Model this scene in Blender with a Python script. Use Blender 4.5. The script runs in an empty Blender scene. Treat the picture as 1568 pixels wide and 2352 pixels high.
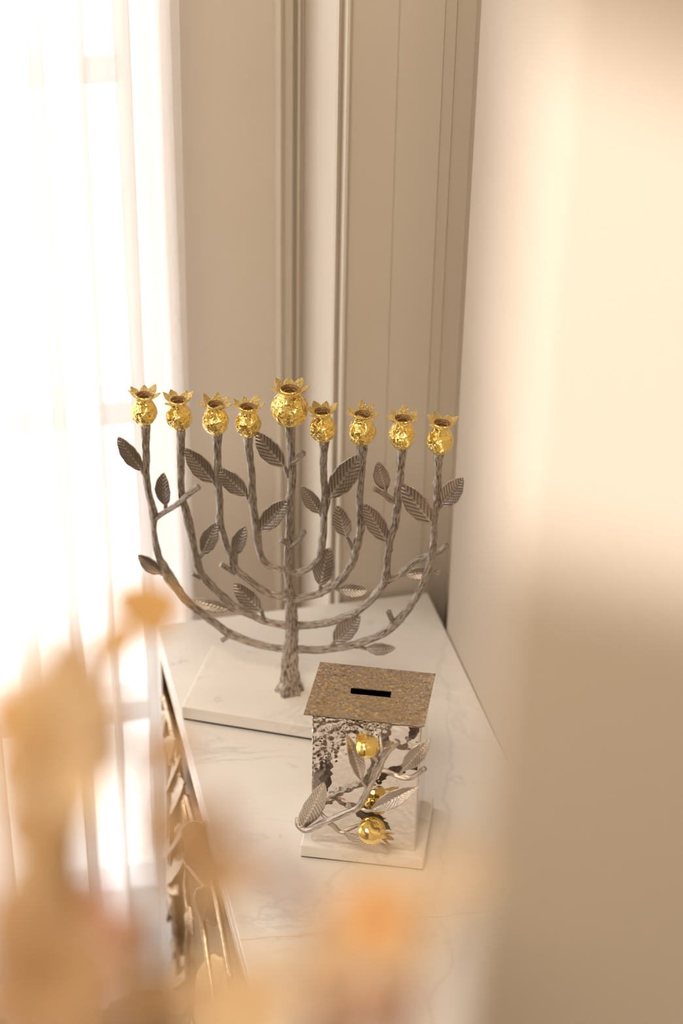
import bpy, bmesh, math, random
from mathutils import Vector, Matrix, noise

random.seed(7)
SC = bpy.context.scene
COL = SC.collection
S = 1.15                                     # metres per layout unit (camera height above the table top)
FPX, CX, CY = 4444.0, 784.0, 1176.0

# ------------------------------------------------------------------ camera
PITCH, ROLL, YAW = map(math.radians, (31.96, 1.1, 13.7))
FWD = Vector((math.sin(YAW) * math.cos(PITCH), math.cos(YAW) * math.cos(PITCH), -math.sin(PITCH)))
R0 = Vector((math.cos(YAW), -math.sin(YAW), 0))
U0 = R0.cross(FWD)
RIGHT = R0 * math.cos(ROLL) + U0 * math.sin(ROLL)
UP = -R0 * math.sin(ROLL) + U0 * math.cos(ROLL)
EYE = Vector((0, 0, S))
cam_d = bpy.data.cameras.new('camera')
cam = bpy.data.objects.new('camera', cam_d)
COL.objects.link(cam)
m = Matrix((RIGHT, UP, -FWD)).transposed().to_4x4()
m.translation = EYE
cam.matrix_world = m
cam_d.sensor_fit = 'VERTICAL'
cam_d.sensor_height = 36.0
cam_d.sensor_width = 24.0
cam_d.lens = FPX / 2352.0 * 36.0
cam_d.clip_start = 0.02
cam_d.dof.use_dof = True
cam_d.dof.focus_distance = 1.68
cam_d.dof.aperture_fstop = 3.5
cam_d.dof.aperture_blades = 0
SC.camera = cam

# ------------------------------------------------------------------ world, lights, exposure
w = bpy.data.worlds.new('World')
SC.world = w
w.use_nodes = True
bg = w.node_tree.nodes['Background']
bg.inputs[0].default_value = (1.0, 0.965, 0.93, 1)
bg.inputs[1].default_value = 2.35

def look(loc, d):
    o = Vector(d).to_track_quat('-Z', 'Y').to_matrix().to_4x4()
    o.translation = Vector(loc)
    return o

SUN_DIR = Vector((0.75, 0.55, -0.30)).normalized()
sd = bpy.data.lights.new('sun', 'SUN')
sd.energy = 3.9
sd.color = (1.0, 0.92, 0.90)
sd.angle = math.radians(0.8)
so = bpy.data.objects.new('sun', sd)
so.matrix_world = look((-3, 1, 3), SUN_DIR)
COL.objects.link(so)

def area(name, loc, d, sx, sy, energy, color, portal=False):
    l = bpy.data.lights.new(name, 'AREA')
    l.shape = 'RECTANGLE'
    l.size, l.size_y = sx, sy
    l.energy = energy
    l.color = color
    if portal:
        l.cycles.is_portal = True
    o = bpy.data.objects.new(name, l)
    o.matrix_world = look(loc, d)
    COL.objects.link(o)
    return o

area('window_portal', (-0.29 * S, 1.63 * S, 0.545 * S), (0, -1, 0), 1.02 * S, 2.11 * S, 1, (1, 1, 1), True)
area('added_opening_portal', (-1.40 * S, 1.20 * S, 0.75 * S), (1, 0, 0), 0.56 * S, 1.3 * S, 1, (1, 1, 1), True)
area('ceiling_fill', (-0.40 * S, -0.10 * S, 1.97 * S), (0.14, 0.28, -0.93), 1.0, 1.0, 30, (1.0, 0.84, 0.66))  # added warm overhead fill, not a known lamp of the room

SC.view_settings.view_transform = 'Standard'
SC.view_settings.look = 'None'
SC.view_settings.gamma = 1.0
SC.view_settings.use_curve_mapping = False
SC.view_settings.exposure = 0.55

# ------------------------------------------------------------------ pixel -> place helpers
def ray(x, y):
    return RIGHT * ((x - CX) / FPX) - UP * ((y - CY) / FPX) + FWD
def on_plane(x, y, p0, n):
    d = ray(x, y)
    return EYE + d * ((p0 - EYE).dot(n) / d.dot(n))
def at_depth(x, y, depth):
    return EYE + ray(x, y) * (depth * S)
def V(x, y, z):
    return Vector((x, y, z)) * S

# ------------------------------------------------------------------ materials
def mat(name):
    mt = bpy.data.materials.new(name)
    mt.use_nodes = True
    nt = mt.node_tree
    return mt, nt, nt.nodes['Principled BSDF'], nt.nodes['Material Output']
def node(nt, t, **kw):
    n = nt.nodes.new(t)
    for k, v in kw.items():
        if k in n.inputs.keys():
            n.inputs[k].default_value = v
        else:
            setattr(n, k, v)
    return n
def coords(nt, scale=(1, 1, 1)):
    tc = node(nt, 'ShaderNodeTexCoord')
    mp = node(nt, 'ShaderNodeMapping')
    mp.inputs['Scale'].default_value = scale
    nt.links.new(tc.outputs['Object'], mp.inputs['Vector'])
    return mp.outputs[0]
def ramp(nt, fac, stops):
    r = node(nt, 'ShaderNodeValToRGB')
    e = r.color_ramp.elements
    while len(e) < len(stops):
        e.new(0.5)
    for el, (p, c) in zip(e, stops):
        el.position = p
        el.color = (*c, 1)
    nt.links.new(fac, r.inputs[0])
    return r.outputs[0]
def bump(nt, b, h, strength, dist):
    bp = node(nt, 'ShaderNodeBump', Strength=strength, Distance=dist)
    nt.links.new(h, bp.inputs['Height'])
    nt.links.new(bp.outputs[0], b.inputs['Normal'])
    return bp
def noisy(name, stops, scale, rough=0.5, metal=0.0, bs=0.0, bscale=None, bdist=0.001, vec=(1, 1, 1), detail=4, spec=0.5):
    mt, nt, b, out = mat(name)
    v = coords(nt, vec)
    n = node(nt, 'ShaderNodeTexNoise', Scale=scale, Detail=detail)
    nt.links.new(v, n.inputs['Vector'])
    nt.links.new(ramp(nt, n.outputs['Fac'], stops), b.inputs['Base Color'])
    b.inputs['Roughness'].default_value = rough
    b.inputs['Metallic'].default_value = metal
    b.inputs['Specular IOR Level'].default_value = spec
    if bs:
        n2 = node(nt, 'ShaderNodeTexNoise', Scale=bscale or scale, Detail=3)
        nt.links.new(v, n2.inputs['Vector'])
        bump(nt, b, n2.outputs['Fac'], bs, bdist)
    return mt

M_PAINT = noisy('wall_paint', [(0.3, (0.63, 0.565, 0.48)), (0.7, (0.67, 0.605, 0.52))], 3, 0.45, bs=0.05, bscale=300)
M_NEAR = noisy('cream_plaster', [(0.3, (0.62, 0.545, 0.455)), (0.7, (0.65, 0.575, 0.48))], 4, 0.6)
M_TAUPE = noisy('taupe_paint', [(0.3, (0.20, 0.16, 0.12)), (0.7, (0.24, 0.19, 0.145))], 3, 0.6)
M_TAN = noisy('dimmed_tan_paint', [(0.3, (0.50, 0.425, 0.34)), (0.7, (0.54, 0.46, 0.37))], 3, 0.5)  # wall paint darkened to dim the light falling on the right wall
M_SHADE = noisy('black_shade', [(0.3, (0.012, 0.016, 0.014)), (0.7, (0.02, 0.025, 0.022))], 60, 0.95, spec=0.1)  # near-black shade colour: contact lines under the slabs, inside of the box
M_CEIL = noisy('ceiling_paint', [(0.3, (0.78, 0.74, 0.68)), (0.7, (0.80, 0.76, 0.70))], 3, 0.7)
M_FLOOR = noisy('dark_wood', [(0.3, (0.11, 0.075, 0.05)), (0.7, (0.19, 0.13, 0.09))], 6, 0.4, vec=(8, 1, 1))
M_FRAME = noisy('white_gloss_paint', [(0.3, (0.86, 0.88, 0.93)), (0.7, (0.88, 0.90, 0.95))], 5, 0.4)

def marble(name, lo, hi, vein, vscale, crack=False):
    mt, nt, b, out = mat(name)
    v = coords(nt)
    n1 = node(nt, 'ShaderNodeTexNoise', Scale=4.0, Detail=5, Distortion=1.2)
    nt.links.new(v, n1.inputs['Vector'])
    base = ramp(nt, n1.outputs['Fac'], [(0.35, lo), (0.62, hi)])
    n2 = node(nt, 'ShaderNodeTexNoise', Scale=vscale, Detail=6, Roughness=0.62, Distortion=2.2)
    mp = node(nt, 'ShaderNodeMapping')
    mp.inputs['Rotation'].default_value = (0, 0, 0.6)
    mp.inputs['Scale'].default_value = (1.0, 2.6, 1.0)
    nt.links.new(v, mp.inputs['Vector'])
    nt.links.new(mp.outputs[0], n2.inputs['Vector'])
    vm = ramp(nt, n2.outputs['Fac'], [(0.47, (0, 0, 0)), (0.50, (0.5, 0.5, 0.5)), (0.53, (0, 0, 0))])
    n3 = node(nt, 'ShaderNodeTexNoise', Scale=9.0, Detail=2)
    nt.links.new(v, n3.inputs['Vector'])
    patch = ramp(nt, n3.outputs['Fac'], [(0.50, (0, 0, 0)), (0.68, (1, 1, 1))])
    mul = node(nt, 'ShaderNodeMath', operation='MULTIPLY')
    nt.links.new(vm, mul.inputs[0]); nt.links.new(patch, mul.inputs[1])
    mx = node(nt, 'ShaderNodeMixRGB')
    nt.links.new(mul.outputs[0], mx.inputs[0]); nt.links.new(base, mx.inputs[1])
    mx.inputs[2].default_value = (*vein, 1)
    col = mx.outputs[0]
    # small grey specks
    n4 = node(nt, 'ShaderNodeTexNoise', Scale=38.0, Detail=3)
    nt.links.new(v, n4.inputs['Vector'])
    sp = ramp(nt, n4.outputs['Fac'], [(0.66, (0, 0, 0)), (0.76, (0.45, 0.45, 0.45))])
    mx2 = node(nt, 'ShaderNodeMixRGB')
    nt.links.new(sp, mx2.inputs[0]); nt.links.new(col, mx2.inputs[1])
    mx2.inputs[2].default_value = (vein[0] * 0.8, vein[1] * 0.8, vein[2] * 0.78, 1)
    col = mx2.outputs[0]
    if crack:      # two long natural veins of the slab: a thin honey-coloured one across it, a grey one along it
        sx = node(nt, 'ShaderNodeSeparateXYZ')
        nt.links.new(v, sx.inputs[0])
        nz = node(nt, 'ShaderNodeTexNoise', Scale=14.0, Detail=5)
        nt.links.new(v, nz.inputs['Vector'])
        for (a, bb, c, wdt, amp, colr, top) in crack:
            # |a*x + b*y - c + amp*(noise-0.5)| < wdt
            m1 = node(nt, 'ShaderNodeMath', operation='MULTIPLY'); m1.inputs[1].default_value = a
            nt.links.new(sx.outputs[0], m1.inputs[0])
            m2 = node(nt, 'ShaderNodeMath', operation='MULTIPLY_ADD'); m2.inputs[1].default_value = bb
            nt.links.new(sx.outputs[1], m2.inputs[0]); nt.links.new(m1.outputs[0], m2.inputs[2])
            m3 = node(nt, 'ShaderNodeMath', operation='MULTIPLY_ADD'); m3.inputs[1].default_value = amp
            nt.links.new(nz.outputs['Fac'], m3.inputs[0]); nt.links.new(m2.outputs[0], m3.inputs[2])
            m4 = node(nt, 'ShaderNodeMath', operation='SUBTRACT'); m4.inputs[1].default_value = c + amp * 0.5
            nt.links.new(m3.outputs[0], m4.inputs[0])
            m5 = node(nt, 'ShaderNodeMath', operation='ABSOLUTE')
            nt.links.new(m4.outputs[0], m5.inputs[0])
            mr = node(nt, 'ShaderNodeMapRange')
            mr.inputs['From Min'].default_value = 0; mr.inputs['From Max'].default_value = wdt
            mr.inputs['To Min'].default_value = top; mr.inputs['To Max'].default_value = 0
            nt.links.new(m5.outputs[0], mr.inputs['Value'])
            mm = node(nt, 'ShaderNodeMixRGB')
            nt.links.new(mr.outputs[0], mm.inputs[0]); nt.links.new(col, mm.inputs[1])
            mm.inputs[2].default_value = (*colr, 1)
            col = mm.outputs[0]
    nt.links.new(col, b.inputs['Base Color'])
    b.inputs['Roughness'].default_value = 0.28
    return mt

def cast(name, stops, rough, metal, attr, scale, bs, bdist):
    mt, nt, b, out = mat(name)
    at = node(nt, 'ShaderNodeAttribute'); at.attribute_name = attr
    if attr == 'bark':
        n = node(nt, 'ShaderNodeTexNoise', Scale=scale, Detail=5, Roughness=0.6)
        nt.links.new(at.outputs['Vector'], n.inputs['Vector']); h = n.outputs['Fac']
    else:
        n = node(nt, 'ShaderNodeTexNoise', Scale=scale, Detail=4)
        nt.links.new(coords(nt), n.inputs['Vector'])
        ad = node(nt, 'ShaderNodeMath', operation='MULTIPLY_ADD'); ad.inputs[1].default_value = 0.45
        nt.links.new(n.outputs['Fac'], ad.inputs[0]); nt.links.new(at.outputs['Fac'], ad.inputs[2]); h = ad.outputs[0]
    nt.links.new(ramp(nt, h, stops), b.inputs['Base Color'])
    b.inputs['Roughness'].default_value = rough; b.inputs['Metallic'].default_value = metal
    bump(nt, b, h if attr == 'bark' else n.outputs['Fac'], bs, bdist)
    return mt
M_METAL = cast('antique_nickel', [(0.33, (0.07, 0.058, 0.046)), (0.45, (0.36, 0.305, 0.25)), (0.60, (0.64, 0.57, 0.49))], 0.25, 0.92, 'bark', 2.6, 0.9, 0.0022)
M_LEAF = cast('antique_nickel_leaf', [(0.20, (0.15, 0.125, 0.10)), (0.50, (0.36, 0.31, 0.265)), (0.95, (0.66, 0.58, 0.49))], 0.30, 0.90, 'groove', 60, 0.25, 0.0006)
M_SHINY = cast('polished_nickel_cast', [(0.32, (0.26, 0.22, 0.18)), (0.50, (0.58, 0.52, 0.46)), (0.68, (0.80, 0.73, 0.65))], 0.20, 1.0, 'bark', 2.2, 0.6, 0.0010)
M_SHLEAF = cast('polished_nickel_leaf', [(0.20, (0.22, 0.18, 0.15)), (0.5, (0.60, 0.53, 0.46)), (0.95, (0.84, 0.77, 0.68))], 0.20, 1.0, 'groove', 60, 0.35, 0.0008)
M_GOLD = noisy('polished_gold', [(0.35, (0.95, 0.66, 0.16)), (0.65, (1.0, 0.80, 0.30))], 90, 0.09, 1.0, bs=0.30, bscale=0.05, bdist=1.2, detail=3)
M_GOLDM = noisy('satin_gold', [(0.35, (0.98, 0.72, 0.26)), (0.65, (1.0, 0.86, 0.46))], 120, 0.40, 1.0, bs=0.8, bscale=0.30, bdist=0.8, detail=3)
M_CUPIN = noisy('dark_cup_inside', [(0.35, (0.16, 0.08, 0.03)), (0.65, (0.30, 0.17, 0.07))], 200, 0.5, 0.6)  # inner cup surface, darker and browner than the outside
M_BRONZE = noisy('bronze_panel', [(0.35, (0.16, 0.09, 0.04)), (0.65, (0.30, 0.18, 0.08))], 25, 0.36, 0.85, vec=(1, 1, 6))
M_BRLEAF = noisy('pale_bronze_cast', [(0.35, (0.50, 0.38, 0.26)), (0.65, (0.85, 0.70, 0.54))], 40, 0.25, 1.0, vec=(1, 6, 6))
M_BRASS = noisy('brushed_brass', [(0.35, (0.55, 0.36, 0.10)), (0.65, (0.90, 0.66, 0.26))], 60, 0.3, 1.0, vec=(1, 14, 1))
M_MARB = marble('marble_top', (0.70, 0.665, 0.62), (0.78, 0.75, 0.705), (0.44, 0.42, 0.41), 2.6,
                crack=[(0.04, 1.0, 0.115, 0.0013, 0.022, (0.60, 0.42, 0.26), 0.8), (1.0, -0.29, -0.003, 0.0035, 0.06, (0.50, 0.47, 0.44), 0.28)])
M_MARB2 = marble('marble_plinth', (0.74, 0.70, 0.64), (0.81, 0.77, 0.71), (0.45, 0.43, 0.43), 5.0)

def hammered(name, colr, scale, strength, dist, rough, glint=None, zone=None):
    mt, nt, b, out = mat(name)
    v = coords(nt)
    nz = node(nt, 'ShaderNodeTexNoise', Scale=60.0, Detail=1)
    nt.links.new(v, nz.inputs['Vector'])
    mx = node(nt, 'ShaderNodeMixRGB'); mx.inputs[0].default_value = 0.0022
    nt.links.new(v, mx.inputs[1]); nt.links.new(nz.outputs['Color'], mx.inputs[2])
    vo = node(nt, 'ShaderNodeTexVoronoi', Scale=scale)
    vo.feature = 'SMOOTH_F1'
    vo.inputs['Smoothness'].default_value = 0.35
    nt.links.new(mx.outputs[0], vo.inputs['Vector'])
    b.inputs['Base Color'].default_value = (*colr, 1)
    if glint:
        sp = ramp(nt, vo.outputs['Distance'], [(0.10, glint), (0.30, colr)])  # gold glints painted at the dimple centres in place of reflections
        n5 = node(nt, 'ShaderNodeTexNoise', Scale=22.0, Detail=2)
        nt.links.new(v, n5.inputs['Vector'])
        msk = ramp(nt, n5.outputs['Fac'], [(0.40, (0, 0, 0)), (0.56, (1, 1, 1))])
        m2 = node(nt, 'ShaderNodeMixRGB'); m2.inputs[1].default_value = (*colr, 1)
        nt.links.new(msk, m2.inputs[0]); nt.links.new(sp, m2.inputs[2])
        nt.links.new(m2.outputs[0], b.inputs['Base Color'])
    b.inputs['Metallic'].default_value = 1.0
    b.inputs['Roughness'].default_value = rough
    h = vo.outputs['Distance']
    if zone:      # the hammer marks are deep in one corner of the sheet and shallow elsewhere
        sx = node(nt, 'ShaderNodeSeparateXYZ'); nt.links.new(v, sx.inputs[0])
        a1 = node(nt, 'ShaderNodeMath', operation='MULTIPLY_ADD'); a1.inputs[1].default_value = -0.85
        nt.links.new(sx.outputs[0], a1.inputs[0]); nt.links.new(sx.outputs[2], a1.inputs[2])
        mr = node(nt, 'ShaderNodeMapRange'); mr.interpolation_type = 'SMOOTHSTEP'
        mr.inputs['From Min'].default_value = zone[0]; mr.inputs['From Max'].default_value = zone[1]
        mr.inputs['To Min'].default_value = 0.10; mr.inputs['To Max'].default_value = 1.0
        nt.links.new(a1.outputs[0], mr.inputs['Value'])
        ml = node(nt, 'ShaderNodeMath', operation='MULTIPLY')
        nt.links.new(h, ml.inputs[0]); nt.links.new(mr.outputs[0], ml.inputs[1]); h = ml.outputs[0]
    bump(nt, b, h, strength, dist)
    return mt
M_HAMMER = hammered('hammered_mirror_steel', (0.70, 0.65, 0.61), 190.0, 1.0, 0.0024, 0.05, None, (0.098 * S, 0.140 * S))
M_LID = hammered('hammered_lid_steel', (0.64, 0.57, 0.50), 215.0, 0.5, 0.0012, 0.10, (0.95, 0.68, 0.22))

def sheer(name, colr, alpha, tr):
    mt, nt, b, out = mat(name)
    nt.nodes.remove(b)
    v = coords(nt, (1, 1, 0.2))
    n = node(nt, 'ShaderNodeTexNoise', Scale=60.0, Detail=3)
    nt.links.new(v, n.inputs['Vector'])
    a = node(nt, 'ShaderNodeMapRange')
    a.inputs['To Min'].default_value = alpha - 0.06
    a.inputs['To Max'].default_value = alpha + 0.06
    nt.links.new(n.outputs['Fac'], a.inputs['Value'])
    d = node(nt, 'ShaderNodeBsdfDiffuse'); d.inputs[0].default_value = (*colr, 1)
    t = node(nt, 'ShaderNodeBsdfTranslucent'); t.inputs[0].default_value = (*colr, 1)
    mx = node(nt, 'ShaderNodeMixShader'); mx.inputs[0].default_value = tr
    nt.links.new(d.outputs[0], mx.inputs[1]); nt.links.new(t.outputs[0], mx.inputs[2])
    tp = node(nt, 'ShaderNodeBsdfTransparent')
    m2 = node(nt, 'ShaderNodeMixShader')
    nt.links.new(a.outputs[0], m2.inputs[0]); nt.links.new(tp.outputs[0], m2.inputs[1]); nt.links.new(mx.outputs[0], m2.inputs[2])
    nt.links.new(m2.outputs[0], out.inputs[0])
    return mt
M_SHEER = sheer('sheer_linen', (0.90, 0.87, 0.85), 0.64, 0.72)

def papery(name, c1, c2, tr=0.5, scale=30):
    mt, nt, b, out = mat(name)
    nt.nodes.remove(b)
    v = coords(nt)
    n = node(nt, 'ShaderNodeTexNoise', Scale=scale, Detail=3)
    nt.links.new(v, n.inputs['Vector'])
    c = ramp(nt, n.outputs['Fac'], [(0.35, c1), (0.65, c2)])
    d = node(nt, 'ShaderNodeBsdfDiffuse'); t = node(nt, 'ShaderNodeBsdfTranslucent')
    nt.links.new(c, d.inputs[0]); nt.links.new(c, t.inputs[0])
    mx = node(nt, 'ShaderNodeMixShader'); mx.inputs[0].default_value = tr
    nt.links.new(d.outputs[0], mx.inputs[1]); nt.links.new(t.outputs[0], mx.inputs[2])
    nt.links.new(mx.outputs[0], out.inputs[0])
    return mt
F_TAN = papery('dried_tan', (0.60, 0.42, 0.24), (0.70, 0.51, 0.31))
F_GOLD = papery('dried_gold', (0.74, 0.50, 0.20), (0.84, 0.60, 0.28))
F_CREAM = papery('dried_cream', (0.80, 0.64, 0.42), (0.86, 0.72, 0.52))
F_CARAMEL = papery('dried_caramel', (0.56, 0.38, 0.22), (0.66, 0.46, 0.28))
F_ORANGE = papery('dried_orange', (0.62, 0.24, 0.03), (0.70, 0.31, 0.05), 0.15)
F_BROWN = papery('dried_brown', (0.38, 0.20, 0.07), (0.48, 0.27, 0.10), 0.3)
F_PINK = papery('dried_pink', (0.80, 0.50, 0.40), (0.86, 0.62, 0.50))
F_MAUVE = papery('dried_mauve', (0.50, 0.36, 0.32), (0.60, 0.45, 0.40))
F_STEM = papery('dried_stem', (0.45, 0.30, 0.15), (0.58, 0.40, 0.22), 0.2)
F_DUSK = papery('dusky_grey', (0.20, 0.17, 0.15), (0.28, 0.24, 0.21), 0.2)

# ------------------------------------------------------------------ object helpers
WM = {}
def link(name, me, mt, parent=None, Mw=None):
    o = bpy.data.objects.new(name, me)
    COL.objects.link(o)
    if mt is not None and me is not None and not me.materials:
        me.materials.append(mt)
    Mw = Mw or Matrix.Identity(4)
    WM[o] = Mw
    if parent is not None:
        o.parent = parent
        o.matrix_local = WM[parent].inverted() @ Mw
    else:
        o.matrix_world = Mw
    return o
def tag(o, label=None, cat=None, group=None, kind=None):
    for k, v in (('label', label), ('category', cat), ('group', group), ('kind', kind)):
        if v: o[k] = v
    return o
def root(name, loc, rz, label, cat, group=None):
    Mw = Matrix.Translation(loc) @ Matrix.Rotation(rz, 4, 'Z')
    o = link(name, None, None, None, Mw)
    o.empty_display_size = 0.05
    return tag(o, label, cat, group)
def wobj(name, bm, mt, parent, smooth=True, origin=None):
    """mesh given in world coordinates -> object whose origin is its parent's (or origin)"""
    Mw = Matrix.Translation(origin) if origin is not None else (WM[parent] if parent is not None else Matrix.Identity(4))
    bm.transform(Mw.inverted())
    return link(name, mesh(name, bm, smooth), mt, parent, Mw)
def mesh(name, bm, smooth=True):
    bmesh.ops.recalc_face_normals(bm, faces=bm.faces[:])
    me = bpy.data.meshes.new(name)
    bm.to_mesh(me)
    bm.free()
    if smooth:
        for p in me.polygons: p.use_smooth = True
    return me
def add_box(bm, a, b, M=None, bev=0.0, seg=2):
    M = M or Matrix.Identity(4)
    vs = [bm.verts.new(M @ Vector((x, y, z))) for x in (a[0], b[0]) for y in (a[1], b[1]) for z in (a[2], b[2])]
    fs = [bm.faces.new([vs[i] for i in q]) for q in ((0, 1, 3, 2), (4, 6, 7, 5), (0, 4, 5, 1), (2, 3, 7, 6), (0, 2, 6, 4), (1, 5, 7, 3))]
    if bev:
        es = list({e for f in fs for e in f.edges})
        bmesh.ops.bevel(bm, geom=es, offset=bev, segments=seg, affect='EDGES', profile=0.5)
def add_prism(bm, poly, z0, z1, M=None):
    M = M or Matrix.Identity(4)
    lo = [bm.verts.new(M @ Vector((x, y, z0))) for x, y in poly]
    hi = [bm.verts.new(M @ Vector((x, y, z1))) for x, y in poly]
    n = len(poly)
    for i in range(n):
        bm.faces.new((lo[i], lo[(i + 1) % n], hi[(i + 1) % n], hi[i]))
    bm.faces.new(lo[::-1]); bm.faces.new(hi)
def catmull(P, Rr, step):
    out, rad = [], []
    n = len(P)
    for i in range(n - 1):
        p0, p1, p2, p3 = P[max(i - 1, 0)], P[i], P[i + 1], P[min(i + 2, n - 1)]
        k = max(1, int(math.ceil((p2 - p1).length / step)))
        for j in range(k):
            t = j / k
            out.append(0.5 * ((2 * p1) + (p2 - p0) * t + (2 * p0 - 5 * p1 + 4 * p2 - p3) * t * t + (3 * p1 - p0 - 3 * p2 + p3) * t ** 3))
            rad.append(Rr[i] + (Rr[i + 1] - Rr[i]) * (3 * t * t - 2 * t ** 3))
    out.append(P[-1].copy()); rad.append(Rr[-1])
    return out, rad
def add_tube(bm, P, Rr, seg=14, step=0.003, rough=0.10, seed=0.0, cap=True, lobes=None):
    P, Rr = catmull([Vector(p) for p in P], Rr, step)
    n = len(P)
    t0 = (P[1] - P[0]).normalized()
    a = Vector((0.3, 0.9, 0.2)).cross(t0)
    if a.length < 0.1: a = Vector((1, 0, 0)).cross(t0)
    a.normalize()
    rings, s = [], 0.0
    lay = bm.verts.layers.float_vector.get('bark') or bm.verts.layers.float_vector.new('bark')
    for i in range(n):
        t = (P[min(i + 1, n - 1)] - P[max(i - 1, 0)]).normalized()
        a = (a - t * a.dot(t)).normalized()
        b = t.cross(a)
        if i: s += (P[i] - P[i - 1]).length
        ring = []
        for k in range(seg):
            th = 2 * math.pi * k / seg
            c, sn = math.cos(th), math.sin(th)
            q = Vector((c * 1.6 + seed, sn * 1.6 - seed, s * 70))
            f = 1 + rough * (noise.noise(q) * 1.4 + 0.8 * noise.noise(Vector((c * 3.2, sn * 3.2 + seed, s * 190))))
            if lobes: f *= 1 + lobes(i / (n - 1)) * math.cos(7 * th + 1.5 * math.sin(2 * th))
            vv_ = bm.verts.new(P[i] + (a * c + b * sn) * Rr[i] * f)
            vv_[lay] = (c * 1.5 + seed, sn * 1.5, s * 60)
            ring.append(vv_)
        rings.append(ring)
    for i in range(n - 1):
        for k in range(seg):
            bm.faces.new((rings[i][k], rings[i][(k + 1) % seg], rings[i + 1][(k + 1) % seg], rings[i + 1][k]))
    if cap:
        for ring, pt, dr in ((rings[0], P[0], -1), (rings[-1], P[-1], 1)):
            c = bm.verts.new(pt)
            c[lay] = (seed, 0, s * 60 if dr > 0 else 0)
            for k in range(seg):
                bm.faces.new((ring[k], ring[(k + 1) % seg], c))
def add_lathe(bm, prof, seg=32, f=None, M=None):
    M = M or Matrix.Identity(4)
    rings = []
    for j, (r, z) in enumerate(prof):
        if r < 1e-6:
            rings.append([bm.verts.new(M @ Vector((0, 0, z)))]); continue
        ring = []
        for k in range(seg):
            th = 2 * math.pi * k / seg
            q = f(th, j / (len(prof) - 1), r) if f else 1.0
            ring.append(bm.verts.new(M @ Vector((r * q * math.cos(th), r * q * math.sin(th), z))))
        rings.append(ring)
    for A, B in zip(rings, rings[1:]):
        for k in range(seg):
            k2 = (k + 1) % seg
            if len(A) == 1: bm.faces.new((A[0], B[k2], B[k]))
            elif len(B) == 1: bm.faces.new((A[k], A[k2], B[0]))
            else: bm.faces.new((A[k], A[k2], B[k2], B[k]))

# leaf meshes: length 1 along +X, half width 0.5 along Y, cast veins standing proud
def leaf_mesh(name, nx=64, ny=14, bend=0.06, fold=0.10, thick=0.05, vein=0.030, pw=(0.92, 0.66), nv=10, curl=0.0, seed=0):
    bm = bmesh.new()
    top, bot = [], []
    gl = bm.verts.layers.float.new('groove')
    for i in range(nx + 1):
        x = i / nx
        # outline: pointed tip, narrow base
        hw = 0.5 * (math.sin(math.pi * x ** pw[0]) ** pw[1] if 0 < x < 1 else 0)
        hw *= 1 + 0.03 * math.sin(x * 23 + seed)
        hw = max(hw, 0.045 if x < 0.5 else 0.004)
        rt, rb = [], []
        for j in range(ny + 1):
            v = (j / ny) * 2 - 1
            y = v * hw
            z = bend * math.sin(math.pi * x) + fold * abs(y) - curl * x * x
            rib = math.exp(-(v * hw / 0.035) ** 2) * 0.045 * (1 - 0.6 * x)
            vn = math.sin((x * 1.0 - abs(y) * 0.62) * nv * 2 * math.pi + seed)
            edge = max(0.0, 1 - abs(v) ** 6)
            vv = vein * (0.5 + 0.5 * vn) ** 2 * min(1, abs(y) / 0.06) * edge
            brd = 0.02 * math.exp(-((1 - abs(v)) / 0.10) ** 2)
            tz = thick * 0.5 * (1 - abs(v) ** 4 * 0.6)
            nzz = 0.008 * noise.noise(Vector((x * 9 + seed, y * 9, 0)))
            vt = bm.verts.new((x, y, z + tz + rib + vv + brd + nzz))
            vt[gl] = min(1.0, 0.62 * (0.5 + 0.5 * vn) ** 1.4 * min(1, abs(y) / 0.04) * edge + rib * 16 + brd * 24)
            rt.append(vt)
            rb.append(bm.verts.new((x, y, z - tz - rib * 0.5)))
        top.append(rt); bot.append(rb)
    for i in range(nx):
        for j in range(ny):
            bm.faces.new((top[i][j], top[i + 1][j], top[i + 1][j + 1], top[i][j + 1]))
            bm.faces.new((bot[i][j], bot[i][j + 1], bot[i + 1][j + 1], bot[i + 1][j]))
        bm.faces.new((top[i][0], bot[i][0], bot[i + 1][0], top[i + 1][0]))
        bm.faces.new((top[i][ny], top[i + 1][ny], bot[i + 1][ny], bot[i][ny]))
    for j in range(ny):
        bm.faces.new((top[0][j], top[0][j + 1], bot[0][j + 1], bot[0][j]))
        bm.faces.new((top[nx][j], bot[nx][j], bot[nx][j + 1], top[nx][j + 1]))
    return mesh(name, bm)
def leaf_matrix(B, T, wid, nrm, tilt=0.0, zs=None):
    X = T - B
    x = X.normalized()
    z = (nrm - x * nrm.dot(x)).normalized()
    z = Matrix.Rotation(tilt, 3, x) @ z
    y = z.cross(x)
    k = zs if zs else X.length * 0.55
    Mw = Matrix((X, y * wid, z * k)).transposed().to_4x4()
    Mw.translation = B
    return Mw

# ================================================================== SETTING
FZ = -0.52
def struct(name, bm, mt, smooth=False):
    return tag(wobj(name, bm, mt, None, smooth), kind='structure')
ZC = 2.05
bm = bmesh.new(); add_box(bm, V(-1.42, -1.6, FZ - 0.05), V(0.75, 1.66, FZ)); struct('floor', bm, M_FLOOR)
bm = bmesh.new(); add_box(bm, V(-1.42, -1.6, ZC), V(0.75, 1.66, ZC + 0.05)); struct('ceiling', bm, M_CEIL)
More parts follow.
